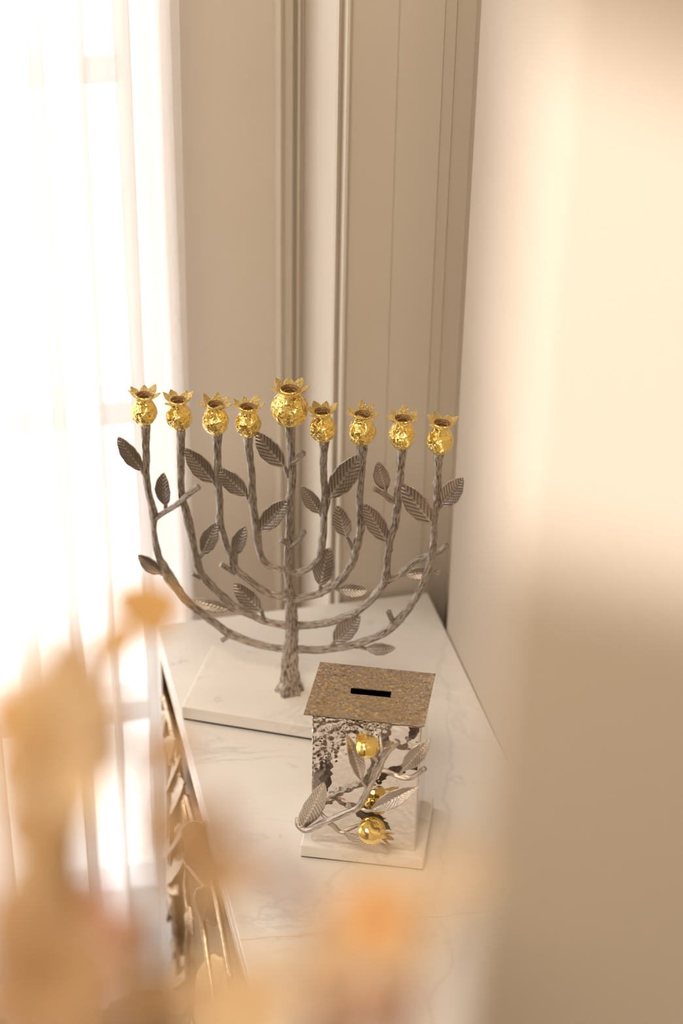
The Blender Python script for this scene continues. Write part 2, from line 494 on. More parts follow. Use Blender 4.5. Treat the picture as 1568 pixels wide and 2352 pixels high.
# far wall: flat section right of the window, deep reveal, moulded casing set back beside the curtain
yb, yf = 1.530, 1.4125
prof = [(0.219, yb), (0.3075, yb), (0.3087, yb - 0.005), (0.3120, yb - 0.008), (0.3148, yb - 0.005), (0.3158, yb),
        (0.3240, yb), (0.3248, yb + 0.006), (0.3272, yb + 0.006), (0.3280, yb - 0.001), (0.3300, yb - 0.002), (0.3312, yb + 0.002), (0.3335, yb + 0.002),
        (0.3335, yf + 0.002), (0.3350, yf), (0.3390, yf + 0.004), (0.3396, yf - 0.002), (0.3406, yf - 0.005), (0.3425, yf - 0.0055),
        (0.3440, yf - 0.004), (0.3448, yf), (0.3822, yf), (0.3828, yf + 0.0010), (0.3833, yf + 0.0010), (0.3839, yf), (0.4190, yf),
        (0.4200, yf + 0.0018), (0.4290, yf + 0.0018), (0.4300, yf + 0.004), (0.4760, yf + 0.004), (0.4760, 1.66), (0.219, 1.66)]
bm = bmesh.new()
add_prism(bm, [(x * S, y * S) for x, y in prof], FZ * S, ZC * S)
struct('wall_far', bm, M_PAINT)
bm = bmesh.new()
add_box(bm, V(-0.80, 1.56, FZ), V(0.219, 1.66, -0.51))
add_box(bm, V(-0.80, 1.56, 1.60), V(0.219, 1.66, ZC))
add_box(bm, V(-1.42, 1.56, FZ), V(-0.80, 1.66, ZC))
struct('wall_far_left', bm, M_PAINT)
# right wall with the recess at the far corner
bm = bmesh.new()
add_prism(bm, [(x * S, y * S) for x, y in [(0.4262, -1.6), (0.4262, 1.3440), (0.4275, 1.3455), (0.4455, 1.3455), (0.4455, 1.4205), (0.4760, 1.4205), (0.4760, -1.6)]], FZ * S, ZC * S)
struct('wall_right', bm, M_TAN)
# plastered wall end close to the camera on the right
ex = at_depth(1168, 1176, 0.33)
bm = bmesh.new()
add_box(bm, Vector((ex.x, ex.y, FZ * S)), Vector((0.476 * S, ex.y + 0.006 * S, ZC * S)), bev=0.0008)
struct('wall_near', bm, M_NEAR)
bm = bmesh.new(); add_box(bm, V(-1.42, -1.66, FZ), V(0.75, -1.6, ZC)); struct('wall_back', bm, M_TAUPE)
# unseen left wall, its slit shaped to throw the sun patch on the near wall
NP, NY = Vector((0, ex.y, 0)), Vector((0, 1, 0))
ztop, zbot = on_plane(1300, 150, NP, NY).z, on_plane(1300, 1370, NP, NY).z
ZP = Vector((0.125 * S, ex.y, (ztop + zbot) / 2))      # centre of the sunlit area on the near wall
tt = (-1.36 * S - ZP.x) / SUN_DIR.x
c = ZP + SUN_DIR * tt
hz, hy = (ztop - zbot) / 2, 0.17 * S
bm = bmesh.new()
x0, x1 = -1.372 * S, -1.36 * S
wa, wb, wz0, wz1 = 0.92 * S, 1.48 * S, 0.1 * S, 1.4 * S          # tall side opening near the far corner, added to bring in skylight
add_box(bm, (x0, -1.6 * S, FZ * S), (x1, wa, c.z - hz))
add_box(bm, (x0, -1.6 * S, c.z + hz), (x1, wa, ZC * S))
add_box(bm, (x0, -1.6 * S, c.z - hz), (x1, c.y - hy, c.z + hz))
add_box(bm, (x0, c.y + hy, c.z - hz), (x1, wa, c.z + hz))
add_box(bm, (x0, wb, FZ * S), (x1, 1.66 * S, ZC * S))
add_box(bm, (x0, wa, FZ * S), (x1, wb, wz0))
add_box(bm, (x0, wa, wz1), (x1, wb, ZC * S))
struct('wall_left', bm, M_PAINT)

w2 = tag(link('added_side_opening', None, None, None, Matrix.Translation((x1, (wa + wb) / 2, wz0))), kind='structure')  # added unseen, lights the console edge and metal rims from the left
bm = bmesh.new()
xa, xb = x0 - 0.002, x1 + 0.012
for a, b in (((xa, wa, wz0), (xb, wa + .03, wz1)), ((xa, wb - .03, wz0), (xb, wb, wz1)), ((xa, wa + .03, wz0), (xb, wb - .03, wz0 + .03)), ((xa, wa + .03, wz1 - .03), (xb, wb - .03, wz1)), ((xa, wa + .03, (wz0 + wz1) / 2 - .012), (xb, wb - .03, (wz0 + wz1) / 2 + .012))):
    add_box(bm, a, b)
wobj('window_frame', bm, M_FRAME, w2, False)

# window behind the curtain
wy = 1.60
wr = tag(link('window_1', None, None, None, Matrix.Translation(V(-0.3, wy, -0.51))), kind='structure')
bm = bmesh.new()
X0, X1, Z0, Z1 = -0.80, 0.219, -0.51, 1.60
for a, b in (((X0, wy - .02, Z0), (X0 + .03, wy + .02, Z1)), ((X1 - .03, wy - .02, Z0), (X1, wy + .02, Z1)), ((X0 + .03, wy - .02, Z0), (X1 - .03, wy + .02, Z0 + .04)), ((X0 + .03, wy - .02, Z1 - .04), (X1 - .03, wy + .02, Z1))):
    add_box(bm, V(*a), V(*b), bev=0.002)
wobj('window_frame', bm, M_FRAME, wr, False)
for py in (165, 962, 1655):
    p = on_plane(180, py, V(0, wy - 0.02, 0), Vector((0, 1, 0)))
    bm = bmesh.new()
    add_box(bm, Vector(((X0 + .03) * S, (wy - .018) * S, p.z - 0.013 * S)), Vector(((X1 - .03) * S, (wy + .018) * S, p.z + 0.013 * S)), bev=0.003)
    wobj('glazing_bar', bm, M_FRAME, wr, False)
mg, ng, bgp, og = mat('window_glass')
bgp.inputs['Roughness'].default_value = 0.0
gt = node(ng, 'ShaderNodeBsdfTransparent'); gg = node(ng, 'ShaderNodeBsdfGlossy', Roughness=0.02)
gm = node(ng, 'ShaderNodeMixShader'); gm.inputs[0].default_value = 0.05
ng.links.new(gt.outputs[0], gm.inputs[1]); ng.links.new(gg.outputs[0], gm.inputs[2]); ng.links.new(gm.outputs[0], og.inputs[0])
bm = bmesh.new(); add_box(bm, V(X0 + .02, wy - .002, Z0 + .02), V(X1 - .02, wy + .002, Z1 - .02))
wobj('pane', bm, mg, wr, False)

# sheer curtain with deep folds
def curtain(name, xs0, xs1, yc, z0, z1, lam, amp, over, seed, label):
    bm = bmesh.new()
    L = xs1 - xs0
    n = int(L / lam * 22); mz = 26
    rows = []
    for j in range(mz + 1):
        v = j / mz
        z = z0 + (z1 - z0) * v
        row = []
        for i in range(n + 1):
            s = i / n
            ph = 2 * math.pi * (s * L / lam + 0.35 * noise.noise(Vector((s * 5, seed, v * 0.35))))
            am = amp * (0.75 + 0.7 * noise.noise(Vector((s * 7, seed + 3, 0.25 * v))))
            x = xs0 + s * L + over * math.sin(2 * ph) * am / amp + 0.004 * noise.noise(Vector((s * 9, v * 3.0, seed)))
            y = yc + am * math.sin(ph) + 0.004 * noise.noise(Vector((s * 14, v * 5, seed)))
            row.append(bm.verts.new(V(x, y, z)))
        rows.append(row)
    for j in range(mz):
        for i in range(n):
            bm.faces.new((rows[j][i], rows[j][i + 1], rows[j + 1][i + 1], rows[j + 1][i]))
    o = link(name, mesh(name, bm), M_SHEER)
    return tag(o, label, 'curtain')
curtain('sheer_curtain', -0.62, 0.226, 1.468, FZ + 0.004, 1.66, 0.074, 0.017, 0.019, 1.0, 'white sheer floor-length curtain glowing with daylight beside the marble console')
rr = root('curtain_rod', V(-0.2, 1.468, 1.665), 0, 'slim brass curtain rod above the sheer curtain', 'curtain rod')
bm = bmesh.new(); add_tube(bm, [V(-0.70, 1.468, 1.668), V(-0.2, 1.468, 1.668), V(0.26, 1.468, 1.668)], [0.008] * 3, 16, 0.1, 0.0); wobj('rod', bm, M_BRASS, rr)
for x in (-0.66, 0.25):
    bm = bmesh.new(); add_box(bm, V(x - .006, 1.468, 1.662), V(x + .006, 1.5605 if x < 0 else 1.5305, 1.674), bev=0.001); wobj('bracket', bm, M_BRASS, rr, False)

# ================================================================== CONSOLE
TX0, TX1, TY0, TY1 = 0.1755, 0.4255, 0.36, 1.4060
cr = root('console_cabinet', V(0.3, 0.9, FZ), 0, 'narrow console with a white marble top and bronze front covered in cast leaves and stems', 'console')
bm = bmesh.new(); add_box(bm, V(TX0, TY0, -0.0135), V(TX1, TY1, 0), bev=0.0012); wobj('marble_top', bm, M_MARB, cr, False)
bm = bmesh.new(); add_box(bm, V(TX0 + 0.0012, TY0 + .002, -0.0150), V(TX1 - .001, TY1 - .001, -0.0134)); wobj('brass_inlay', bm, M_BRASS, cr, False)
bm = bmesh.new(); add_box(bm, V(TX0 + 0.0002, TY0 + .001, -0.0275), V(TX1 - .001, TY1 - .001, -0.0150), bev=0.001); wobj('frame_rail', bm, M_BRLEAF, cr, False)
bm = bmesh.new(); add_box(bm, V(TX0 + 0.012, TY0 + .01, FZ + 0.0), V(TX1 - .002, TY1 - .004, -0.0275)); wobj('body', bm, M_BRONZE, cr, False)
bm = bmesh.new(); add_box(bm, V(TX0 + 0.001, TY1 - 0.014, FZ), V(TX0 + 0.012, TY1 - .004, -0.0275), bev=0.001); wobj('corner_post', bm, M_BRONZE, cr, False)
LF = [leaf_mesh('cast_leaf_a', seed=0.0), leaf_mesh('cast_leaf_b', seed=2.0, bend=0.10, fold=0.18, pw=(1.02, 0.62), nv=9), leaf_mesh('cast_leaf_c', seed=4.4, bend=-0.05, fold=0.22, pw=(0.88, 0.72), nv=10)]
XP = V(TX0 - 0.001, 0, 0); NX = Vector((-1, 0, 0))
def onx(px, py, off=0.0):
    return on_plane(px, py, XP + NX * off * S, NX)
k = 0
for (b, t, wd, ti) in [((414, 1742), (384, 1815), 0.030, 0.5), ((424, 1800), (396, 1850), 0.032, 0.3), ((424, 1915), (377, 1950), 0.030, 0.6),
                       ((428, 1972), (386, 2006), 0.034, 0.5), ((402, 2012), (412, 2052), 0.020, -0.3), ((428, 2020), (437, 2092), 0.016, 0.6),
                       ((438, 2080), (446, 2150), 0.016, 0.2), ((397, 2070), (392, 2110), 0.02, 0.4), ((425, 2255), (390, 2216), 0.034, 0.6), ((432, 2312), (392, 2266), 0.034, 0.5),
                       ((445, 2352), (400, 2322), 0.034, 0.4), ((398, 2150), (404, 2190), 0.02, 0.4), ((384, 1640), (378, 1690), 0.02, 0.3), ((404, 1700), (392, 1745), 0.02, 0.2),
                       ((520, 2352), (455, 2240), 0.070, 0.35), ((470, 2110), (492, 2040), 0.03, 0.3), ((455, 1960), (462, 1890), 0.03, 0.3)]:
    o = link('leaf', LF[k % 3].copy(), M_BRASS if b == (520, 2352) else M_BRLEAF, cr, leaf_matrix(onx(*b), onx(*t), wd * S, Vector((-1, -0.5, 0.35)).normalized(), ti, 0.03))
    if b == (520, 2352): o['label'] = 'large brushed gold cast leaf'
    k += 1
for pts in ([(377, 1600), (400, 1700), (416, 1800), (430, 1900), (435, 1975), (428, 2040), (436, 2110), (430, 2200), (440, 2352)],
            [(373, 1590), (383, 1700), (394, 1850), (398, 1990), (404, 2100), (410, 2230), (406, 2352)],
            [(430, 1980), (452, 2010), (470, 2035), (462, 2070), (470, 2150), (500, 2352)],
            [(428, 1830), (445, 1890), (470, 1960), (500, 2080), (530, 2250)]):
    bm = bmesh.new()
    add_tube(bm, [onx(x, y) for x, y in pts], [0.0026 * S] * len(pts), 10, 0.008, 0.12, seed=k); k += 1
    wobj('stem', bm, M_BRLEAF, cr)

# ================================================================== MENORAH
MP = on_plane(665, 1585, V(0, 0, 0.014), Vector((0, 0, 1)))
ma = math.radians(-26.2)
MU = Vector((math.cos(ma), math.sin(ma), 0)); MN = Vector((math.sin(ma), -math.cos(ma), 0))     # MN points at the viewer
PX = 0.0003628 * S
def MPt(x, y, off=0.0):
    return on_plane(x, y, MP + MN * off * PX, MN)
mr_ = root('menorah', Vector((MP.x, MP.y, 0)), 0, 'nickel twig menorah with nine gold pomegranate cups on a white marble slab', 'menorah')
FL = V(0.1757, 1.2655, 0)
PB = Matrix.Translation(FL) @ Matrix.Rotation(ma, 4, 'Z')
bm = bmesh.new(); add_box(bm, (0, 0, 0.0024), (0.163 * S, 0.089 * S, 0.0145 * S), PB, bev=0.0012); wobj('marble_base', bm, M_MARB2, mr_, False)
bm = bmesh.new(); add_box(bm, (.0012, .0012, 0.0001), (0.163 * S - .0012, 0.089 * S - .0012, .0025), PB); wobj('contact_shade', bm, M_SHADE, mr_, False)  # dark sheet standing in for the contact shadow under the slab
# trunk
tp = [(665, 1588, 33), (665, 1576, 29), (666, 1560, 22), (665, 1535, 20), (666, 1505, 18), (669, 1470, 15.5), (670, 1440, 14), (669, 1400, 13), (665, 1350, 11), (662, 1300, 10.5),
      (662, 1250, 9), (665, 1200, 8.5), (664, 1160, 8.5), (671, 1100, 9), (669, 1050, 8.5), (667, 1010, 9.5), (665, 974, 12)]
bm = bmesh.new()
add_tube(bm, [MPt(x, y) for x, y, r in tp], [r * PX for x, y, r in tp], 28, 0.0025, 0.13, 1.3, lobes=lambda u: 0.10 * max(0, 1 - u * 4.5) + 0.012)
wobj('trunk', bm, M_METAL, mr_)
BR = [
 [(333, 976, 11), (335, 1030, 8.5), (336, 1090, 8), (343, 1140, 8), (352, 1178, 10), (353, 1210, 6.5), (356, 1238, 7), (364, 1277, 8), (377, 1302, 10), (390, 1328, 13), (407, 1355, 11), (431, 1382, 10), (465, 1411, 9), (499, 1435, 9), (530, 1457, 9.5), (574, 1474, 9), (615, 1485, 8), (664, 1492, 9)],
 [(415, 986, 11), (415, 1024, 9), (415, 1078, 8), (417, 1131, 8), (426, 1171, 9), (438, 1222, 9), (446, 1261, 8), (453, 1292, 10), (465, 1321, 8.5), (489, 1348, 8.5), (511, 1370, 9), (538, 1394, 9.5), (574, 1411, 8.5), (610, 1428, 8.5), (664, 1437, 9)],
 [(498, 995, 11), (499, 1037, 8.5), (501, 1078, 9), (502, 1118, 8), (505, 1158, 8), (505, 1198, 8.5), (511, 1222, 7.5), (518, 1249, 8), (530, 1273, 9), (538, 1297, 9), (545, 1311, 8.5), (567, 1328, 8), (596, 1350, 8), (625, 1365, 8.5), (664, 1376, 9)],
 [(569, 1001, 11), (572, 1037, 8.5), (576, 1078, 8), (579, 1118, 8.5), (580, 1158, 9), (586, 1198, 8.5), (590, 1235, 9.5), (597, 1270, 7.5), (607, 1290, 8), (625, 1302, 7.5), (662, 1312, 8)],
 [(744, 1013, 11), (743, 1049, 8), (742, 1080, 8), (745, 1116, 8), (748, 1150, 9.5), (744, 1181, 8), (743, 1217, 8), (740, 1240, 8.5), (738, 1262, 8), (729, 1287, 8), (707, 1306, 7.5), (682, 1315, 8), (663, 1314, 8)],
 [(831, 1019, 12), (831, 1064, 9), (827, 1110, 9), (825, 1156, 8), (829, 1192, 9), (825, 1225, 9), (818, 1256, 9.5), (811, 1284, 8.5), (797, 1312, 9), (777, 1335, 9), (752, 1352, 10), (727, 1365, 8.5), (684, 1375, 8.5), (665, 1376, 9)],
 [(921, 1029, 12), (920, 1080, 9), (914, 1125, 9), (912, 1165, 9), (906, 1205, 9), (899, 1230, 8.5), (892, 1256, 9), (888, 1298, 8.5), (885, 1329, 10), (870, 1357, 9), (844, 1385, 8.5), (811, 1409, 9), (766, 1426, 9), (727, 1434, 8.5), (684, 1437, 9), (668, 1437, 9)],
 [(1006, 1040, 11), (1005, 1080, 8.5), (1004, 1125, 8.5), (1001, 1162, 9), (998, 1192, 7.5), (997, 1214, 7.5), (993, 1256, 8.5), (987, 1293, 8), (976, 1326, 8), (960, 1363, 8.5), (937, 1399, 9), (909, 1430, 10), (878, 1455, 9), (842, 1471, 8.5), (797, 1484, 9), (732, 1492, 8.5), (670, 1492, 9)],
]
for i, b in enumerate(BR):
    bm = bmesh.new()
    add_tube(bm, [MPt(x, y) for x, y, r in b], [r * PX for x, y, r in b], 16, 0.0022, 0.16, i * 2.1)
    wobj('branch', bm, M_METAL, mr_)
TW = [
 [(354, 1192, 7, 0), (378, 1176, 6, 10), (394, 1166, 6, 14), (413, 1153, 6.5, 20), (434, 1134, 6.5, 20), (456, 1117, 7, 18)],
 [(668, 1070, 6, 0), (676, 1058, 7, 5), (697, 1040, 6.5, 10)],
 [(665, 1258, 7, 0), (676, 1248, 6.5, 4), (690, 1234, 6, 8), (698, 1220, 6.5, 10)],
 [(664, 1258, 5, 0), (655, 1247, 5.5, 5), (644, 1239, 6, 9)],
 [(540, 1316, 6, 0), (524, 1306, 6, 5), (506, 1296, 6.5, 9)],
 [(460, 1328, 5.5, 0), (450, 1323, 4.5, 3), (441, 1318, 4.5, 7)],
 [(532, 1460, 5.5, 0), (522, 1464, 5, 5), (509, 1471, 6, 9)],
 [(908, 1153, 7, 0), (896, 1146, 6.5, 3), (882, 1135, 6.5, 6), (871, 1129, 5.5, 9), (859, 1122, 6.5, 12)],
 [(907, 1434, 8, 0), (899, 1421, 6.5, 5), (892, 1404, 6.5, 8)],
 [(884, 1337, 8, 0), (900, 1328, 7, -4), (915, 1320, 8, -10), (934, 1304, 7.5, -16), (957, 1287, 7.5, -22), (982, 1276, 7.5, -24), (1006, 1266, 7, -22), (1026, 1253, 7, -18)],
 [(1000, 1313, 6, -16), (1008, 1316, 6.5, -14)],
]
for i, b in enumerate(TW):
    bm = bmesh.new()
    add_tube(bm, [MPt(x, y, o) for x, y, r, o in b], [r * PX for x, y, r, o in b], 12, 0.002, 0.16, 30 + i * 1.7)
    wobj('twig', bm, M_METAL, mr_)
# leaves: stalk start, base, tip, width px, tilt
ML = [((336, 1098), (326, 1080), (271, 1003), 34, 0.25), ((381, 1176), (380, 1160), (376, 1086), 33, -0.2), ((500, 1122), (491, 1108), (425, 1029), 40, 0.3), ((574, 1155), (566, 1137), (501, 1074), 38, 0.3),
      ((662, 1095), (653, 1072), (590, 993), 42, 0.2), ((592, 1233), (598, 1217), (661, 1148), 40, -0.3), ((456, 1285), (467, 1271), (500, 1200), 36, -0.35), ((540, 1290), (542, 1272), (564, 1209), 30, -0.3),
      ((385, 1322), (369, 1318), (317, 1274), 30, 0.3), ((540, 1402), (524, 1401), (440, 1378), 26, 0.7), ((606, 1424), (600, 1402), (539, 1338), 38, 0.35),
      ((744, 1195), (735, 1178), (692, 1116), 31, 0.25), ((746, 1155), (759, 1141), (828, 1045), 48, -0.2), ((815, 1270), (796, 1232), (775, 1161), 36, 0.2), ((898, 1265), (887, 1243), (836, 1156), 38, 0.35),
      ((883, 1136), (885, 1124), (868, 1060), 31, 0.1), ((998, 1215), (992, 1202), (924, 1112), 44, 0.25), ((1002, 1172), (1013, 1160), (1063, 1098), 40, -0.3), ((737, 1368), (735, 1343), (757, 1258), 44, -0.2),
      ((762, 1348), (781, 1354), (846, 1357), 28, -0.6), ((756, 1490), (768, 1474), (827, 1415), 40, -0.35), ((815, 1484), (842, 1490), (908, 1488), 26, -0.4), ((905, 1325), (933, 1320), (990, 1312), 25, -0.5)]
for i, (a, b, t, wd, ti) in enumerate(ML):
    off = [6, 4, 7, -5][i % 4] * (1 if i not in (22,) else 0) + (-12 if i == 22 else 0)
    bk = off * 0.4
    B, T = MPt(*b, bk), MPt(*t, off + (8 if i % 2 else -4))
    link('leaf', LF[i % 3], M_LEAF, mr_, leaf_matrix(B, T, wd * PX * 1.12, MN, ti * 0.8, 0.022))
    bm = bmesh.new()
    d = (T - B).normalized()
    add_tube(bm, [MPt(*a, -10 if i == 22 else 0), (MPt(*a, 0 if i != 22 else -10) + B) * 0.5, B, B + d * 6 * PX], [5.5 * PX, 4.6 * PX, 4.2 * PX, 2.5 * PX], 10, 0.002, 0.12, i)
    wobj('leaf_stalk', bm, M_METAL, mr_)
if True:
    for me in LF:
        if not me.materials: me.materials.append(M_LEAF)

# gold pomegranate cups
def cup_mesh(name, seed, rb, hb, rn):
    """unit = 1 px of the menorah plane"""
    pr = [(0.0, -1.5), (rb * 0.30, -1.5), (rb * 0.52, 1.5), (rb * 0.76, hb * 0.13), (rb * 0.93, hb * 0.28), (rb, hb * 0.45), (rb * 0.97, hb * 0.60), (rb * 0.84, hb * 0.76),
          (rb * 0.66, hb * 0.89), (rn * 1.12, hb * 0.98), (rn * 1.10, hb * 1.05), (rn * 1.25, hb * 1.10), (rn * 1.12, hb * 1.14)]
    out = []
    for a, b in zip(pr, pr[1:]):
        out += [a, ((a[0] + b[0]) / 2, (a[1] + b[1]) / 2)]
    out.append(pr[-1])
    bm = bmesh.new()
    def f(th, u, r):
        rib = 0.07 * abs(math.cos(2.5 * th + seed)) + 0.06 * noise.noise(Vector((math.cos(th) * 2 + seed, math.sin(th) * 2, u * 6)))
        rib += 0.02 * noise.noise(Vector((math.cos(th) * 6 + seed, math.sin(th) * 6, u * 16)))
        return 1 + rib * math.sin(math.pi * min(1, u * 1.15)) - 0.01
    add_lathe(bm, out, 44, f)
    return mesh(name, bm)
def well_mesh(rn, hb):
    bm = bmesh.new()
    add_lathe(bm, [(rn * 1.13, hb * 1.14), (rn * 0.95, hb * 1.13), (rn * 0.86, hb * 1.05), (rn * 0.82, hb * 0.75), (0, hb * 0.72)], 28)
    return mesh('cup_well', bm)
def petal_mesh(seed, L, Wd, rn, z0, rise):
    bm = bmesh.new()
    nx, ny = 9, 6
    T, B = [], []
    for i in range(nx + 1):
        u = i / nx
        hw = Wd * 0.5 * (0.62 + 0.9 * u * (1 - u) * 1.9) * (1 - u ** 5) + 0.5
        r = rn + L * (u - 0.10 * u * u)
        z = z0 + rise * (u ** 1.35)
        ta, tb = [], []
        for j in range(ny + 1):
            v = j / ny * 2 - 1
            zz = z + 2.2 * v * v * (1 - u * 0.5) + 0.5 * noise.noise(Vector((u * 5, v * 4, seed)))
            th = 1.25 * (1 - 0.5 * abs(v) ** 3)
            rid = 0.45 * math.cos(v * 9)
            ta.append(bm.verts.new((r, v * hw, zz + th + rid))); tb.append(bm.verts.new((r + 0.4, v * hw, zz - th)))
        T.append(ta); B.append(tb)
    for i in range(nx):
        for j in range(ny):
            bm.faces.new((T[i][j], T[i + 1][j], T[i + 1][j + 1], T[i][j + 1]))
            bm.faces.new((B[i][j], B[i][j + 1], B[i + 1][j + 1], B[i + 1][j]))
        bm.faces.new((T[i][0], B[i][0], B[i + 1][0], T[i + 1][0])); bm.faces.new((T[i][ny], T[i + 1][ny], B[i + 1][ny], B[i][ny]))
    for j in range(ny):
        bm.faces.new((T[0][j], T[0][j + 1], B[0][j + 1], B[0][j])); bm.faces.new((T[nx][j], B[nx][j], B[nx][j + 1], T[nx][j + 1]))
    return mesh('petal', bm)
CUP = [cup_mesh('cup_a', 0.4, 27, 62, 15), cup_mesh('cup_b', 1.7, 27, 62, 15), cup_mesh('cup_c', 3.1, 28, 61, 15)]
WELL = well_mesh(15, 62)
PET = [petal_mesh(0, 27, 20, 11, 63, 15), petal_mesh(3, 25, 21, 11, 64, 20), petal_mesh(6, 28, 18, 11, 63, 11)]
BIG = cup_mesh('cup_large', 2.3, 39, 74, 17); WELLB = well_mesh(17, 74)
PETB = [petal_mesh(1, 31, 23, 13, 75, 13), petal_mesh(4, 31, 21, 13, 75, 19)]
cups = [(331, 973, 0.1), (413, 984, 0.5), (495, 994, 0.9), (570, 1000, 0.25), (742, 1011, 0.6), (830, 1018, 0.15), (922, 1028, 0.75), (1007, 1039, 0.4)]
for i, (x, y, ph) in enumerate(cups):
    tx = [0.03, -0.02, 0.02, 0.0, -0.04, 0.01, 0.0, 0.06][i]
    Mw = Matrix.Translation(MPt(x, y)) @ Matrix.Rotation(tx, 4, 'Y') @ Matrix.Rotation(ph + ma, 4, 'Z') @ Matrix.Scale(PX, 4)
    c_ = link('pomegranate_cup', CUP[i % 3], M_GOLD, mr_, Mw)
    link('cup_well', WELL, M_CUPIN, c_, Mw)
    for q in range(7):
        link('petal', PET[(q + i) % 3], M_GOLDM, c_, Mw @ Matrix.Rotation(q * 2 * math.pi / 7 + 0.08 * math.sin(q * 3 + i), 4, 'Z'))
Mw = Matrix.Translation(MPt(665, 973)) @ Matrix.Rotation(0.3 + ma, 4, 'Z') @ Matrix.Scale(PX, 4)
c_ = link('pomegranate_cup', BIG, M_GOLD, mr_, Mw)
c_['label'] = 'larger central gold pomegranate cup'
link('cup_well', WELLB, M_CUPIN, c_, Mw)
for q in range(8):
    link('petal', PETB[q % 2], M_GOLDM, c_, Mw @ Matrix.Rotation(q * 2 * math.pi / 8, 4, 'Z'))

# ================================================================== TZEDAKAH BOX
ba = math.radians(-21.3)
BU = Vector((math.cos(ba), math.sin(ba), 0)); BV = Vector((-math.sin(ba), math.cos(ba), 0)); BN = -BV
BC = V(0.2936, 1.0987, 0)
QM = Matrix.Translation(BC) @ Matrix.Rotation(ba, 4, 'Z')
bx = root('charity_box', BC, ba, 'hammered steel charity box with slotted lid and pomegranate vine on marble plinth', 'box')
bm = bmesh.new(); add_box(bm, (-.0470 * S, -.0368 * S, 0.0010), (.0470 * S, .0368 * S, .0122 * S), QM, bev=0.0015); wobj('marble_base', bm, M_MARB2, bx, False)
bm = bmesh.new(); add_box(bm, (-.0470 * S + .0008, -.0368 * S + .0008, 0.0001), (.0470 * S - .0008, .0368 * S - .0008, .0012), QM); wobj('contact_shade', bm, M_SHADE, bx, False)  # thinner dark sheet as contact shadow below the plinth
def rrect(hx, hy, r, n=9):
    pts = []
    for cx_, cy_, a0 in ((hx - r, hy - r, 0), (-hx + r, hy - r, 90), (-hx + r, -hy + r, 180), (hx - r, -hy + r, 270)):
        for k_ in range(n + 1):
            a_ = math.radians(a0 + 90 * k_ / n)
            pts.append((cx_ + r * math.cos(a_), cy_ + r * math.sin(a_)))
    return pts
HX, HY = .0400 * S, .0300 * S
LIDZ = 0.1305 * S
bm = bmesh.new()
Z_ = [.0122 * S, LIDZ - 0.0004]
oa, ia = rrect(HX, HY, .002), rrect(HX - .0015, HY - .0015, .001)
ring = [[bm.verts.new(QM @ Vector((x, y, z))) for x, y in P_] for P_, z in ((oa, Z_[0]), (oa, Z_[1]), (ia, Z_[1]), (ia, Z_[0] + .001))]
N_ = len(oa)
for A_, B_ in zip(ring, ring[1:]):
    for k_ in range(N_):
        bm.faces.new((A_[k_], A_[(k_ + 1) % N_], B_[(k_ + 1) % N_], B_[k_]))
bm.faces.new(ring[3]); bm.faces.new(ring[0][::-1])
bm.faces.ensure_lookup_table()
for f_ in list(bm.faces)[2 * N_:3 * N_] + [bm.faces[3 * N_]]: f_.material_index = 1
bo = wobj('body', bm, M_HAMMER, bx, False)
bo.data.materials.append(M_SHADE)  # inner faces coloured black as the shade seen through the slot
# lid from its four corners, with a real slot
up = Vector((0, 0, 1)); LP = Vector((0, 0, LIDZ))
lc = [on_plane(x, y, LP, up) for x, y in ((697, 1642), (974, 1670), (1000, 1549), (735, 1522))]
sc_ = [on_plane(660 + x / 4.126, 1500 + y / 4.126, LP, up) for x, y in ((595, 392), (975, 430), (985, 372), (603, 335))]
bm = bmesh.new()
T_ = 0.0009
def quad4(P_, z):
    return [bm.verts.new(Vector((p.x, p.y, LIDZ + z))) for p in P_]
ot, it, ob, ib = quad4(lc, 0), quad4(sc_, 0), quad4(lc, -T_), quad4(sc_, -T_)
for k_ in range(4):
    j_ = (k_ + 1) % 4
    bm.faces.new((ot[k_], ot[j_], it[j_], it[k_])); bm.faces.new((ob[k_], ib[k_], ib[j_], ob[j_]))
    bm.faces.new((ot[k_], ob[k_], ob[j_], ot[j_])); bm.faces.new((it[k_], it[j_], ib[j_], ib[k_]))
bm.transform(Matrix.Translation((0, 0, T_)))
lo_ = wobj('lid', bm, M_LID, bx, False)
M_EDGE = noisy('steel_edge', [(0.3, (0.30, 0.25, 0.21)), (0.7, (0.36, 0.31, 0.26))], 30, 0.4, 0.9)
lo_.data.materials.append(M_EDGE)
for p_ in lo_.data.polygons:
    if abs(p_.normal.z) < 0.5: p_.material_index = 1
# vine on the front
FPt = QM @ Vector((0, -HY, 0))
QX = 0.000330 * S
def c5(x, y, off):
    return on_plane(660 + x / 4.126, 1500 + y / 4.126, FPt + BN * off, BN)
def vine(pts, name='branch', seed=0.0):
    bm = bmesh.new()
    add_tube(bm, [c5(x, y, o) for x, y, r, o in pts], [r / 4.126 * QX for x, y, r, o in pts], 16, 0.0015, 0.17, seed)
    wobj(name, bm, M_SHINY, bx)
vine([(95, 1560, 24, .004), (105, 1625, 30, .007), (150, 1668, 32, .010), (215, 1668, 30, .013), (330, 1612, 30, .016), (450, 1560, 32, .017), (570, 1510, 31, .017), (670, 1462, 32, .017),
      (715, 1390, 31, .017), (765, 1285, 32, .017), (815, 1180, 34, .018), (858, 1085, 38, .019), (895, 1005, 34, .019), (950, 930, 30, .020), (1000, 880, 29, .020), (1040, 838, 30, .021)], seed=1)
vine([(862, 1105, 26, .018), (940, 1120, 23, .018), (1020, 1155, 24, .019), (1090, 1178, 26, .020), (1175, 1178, 24, .020), (1245, 1138, 22, .021), (1302, 1092, 24, .022)], seed=5)
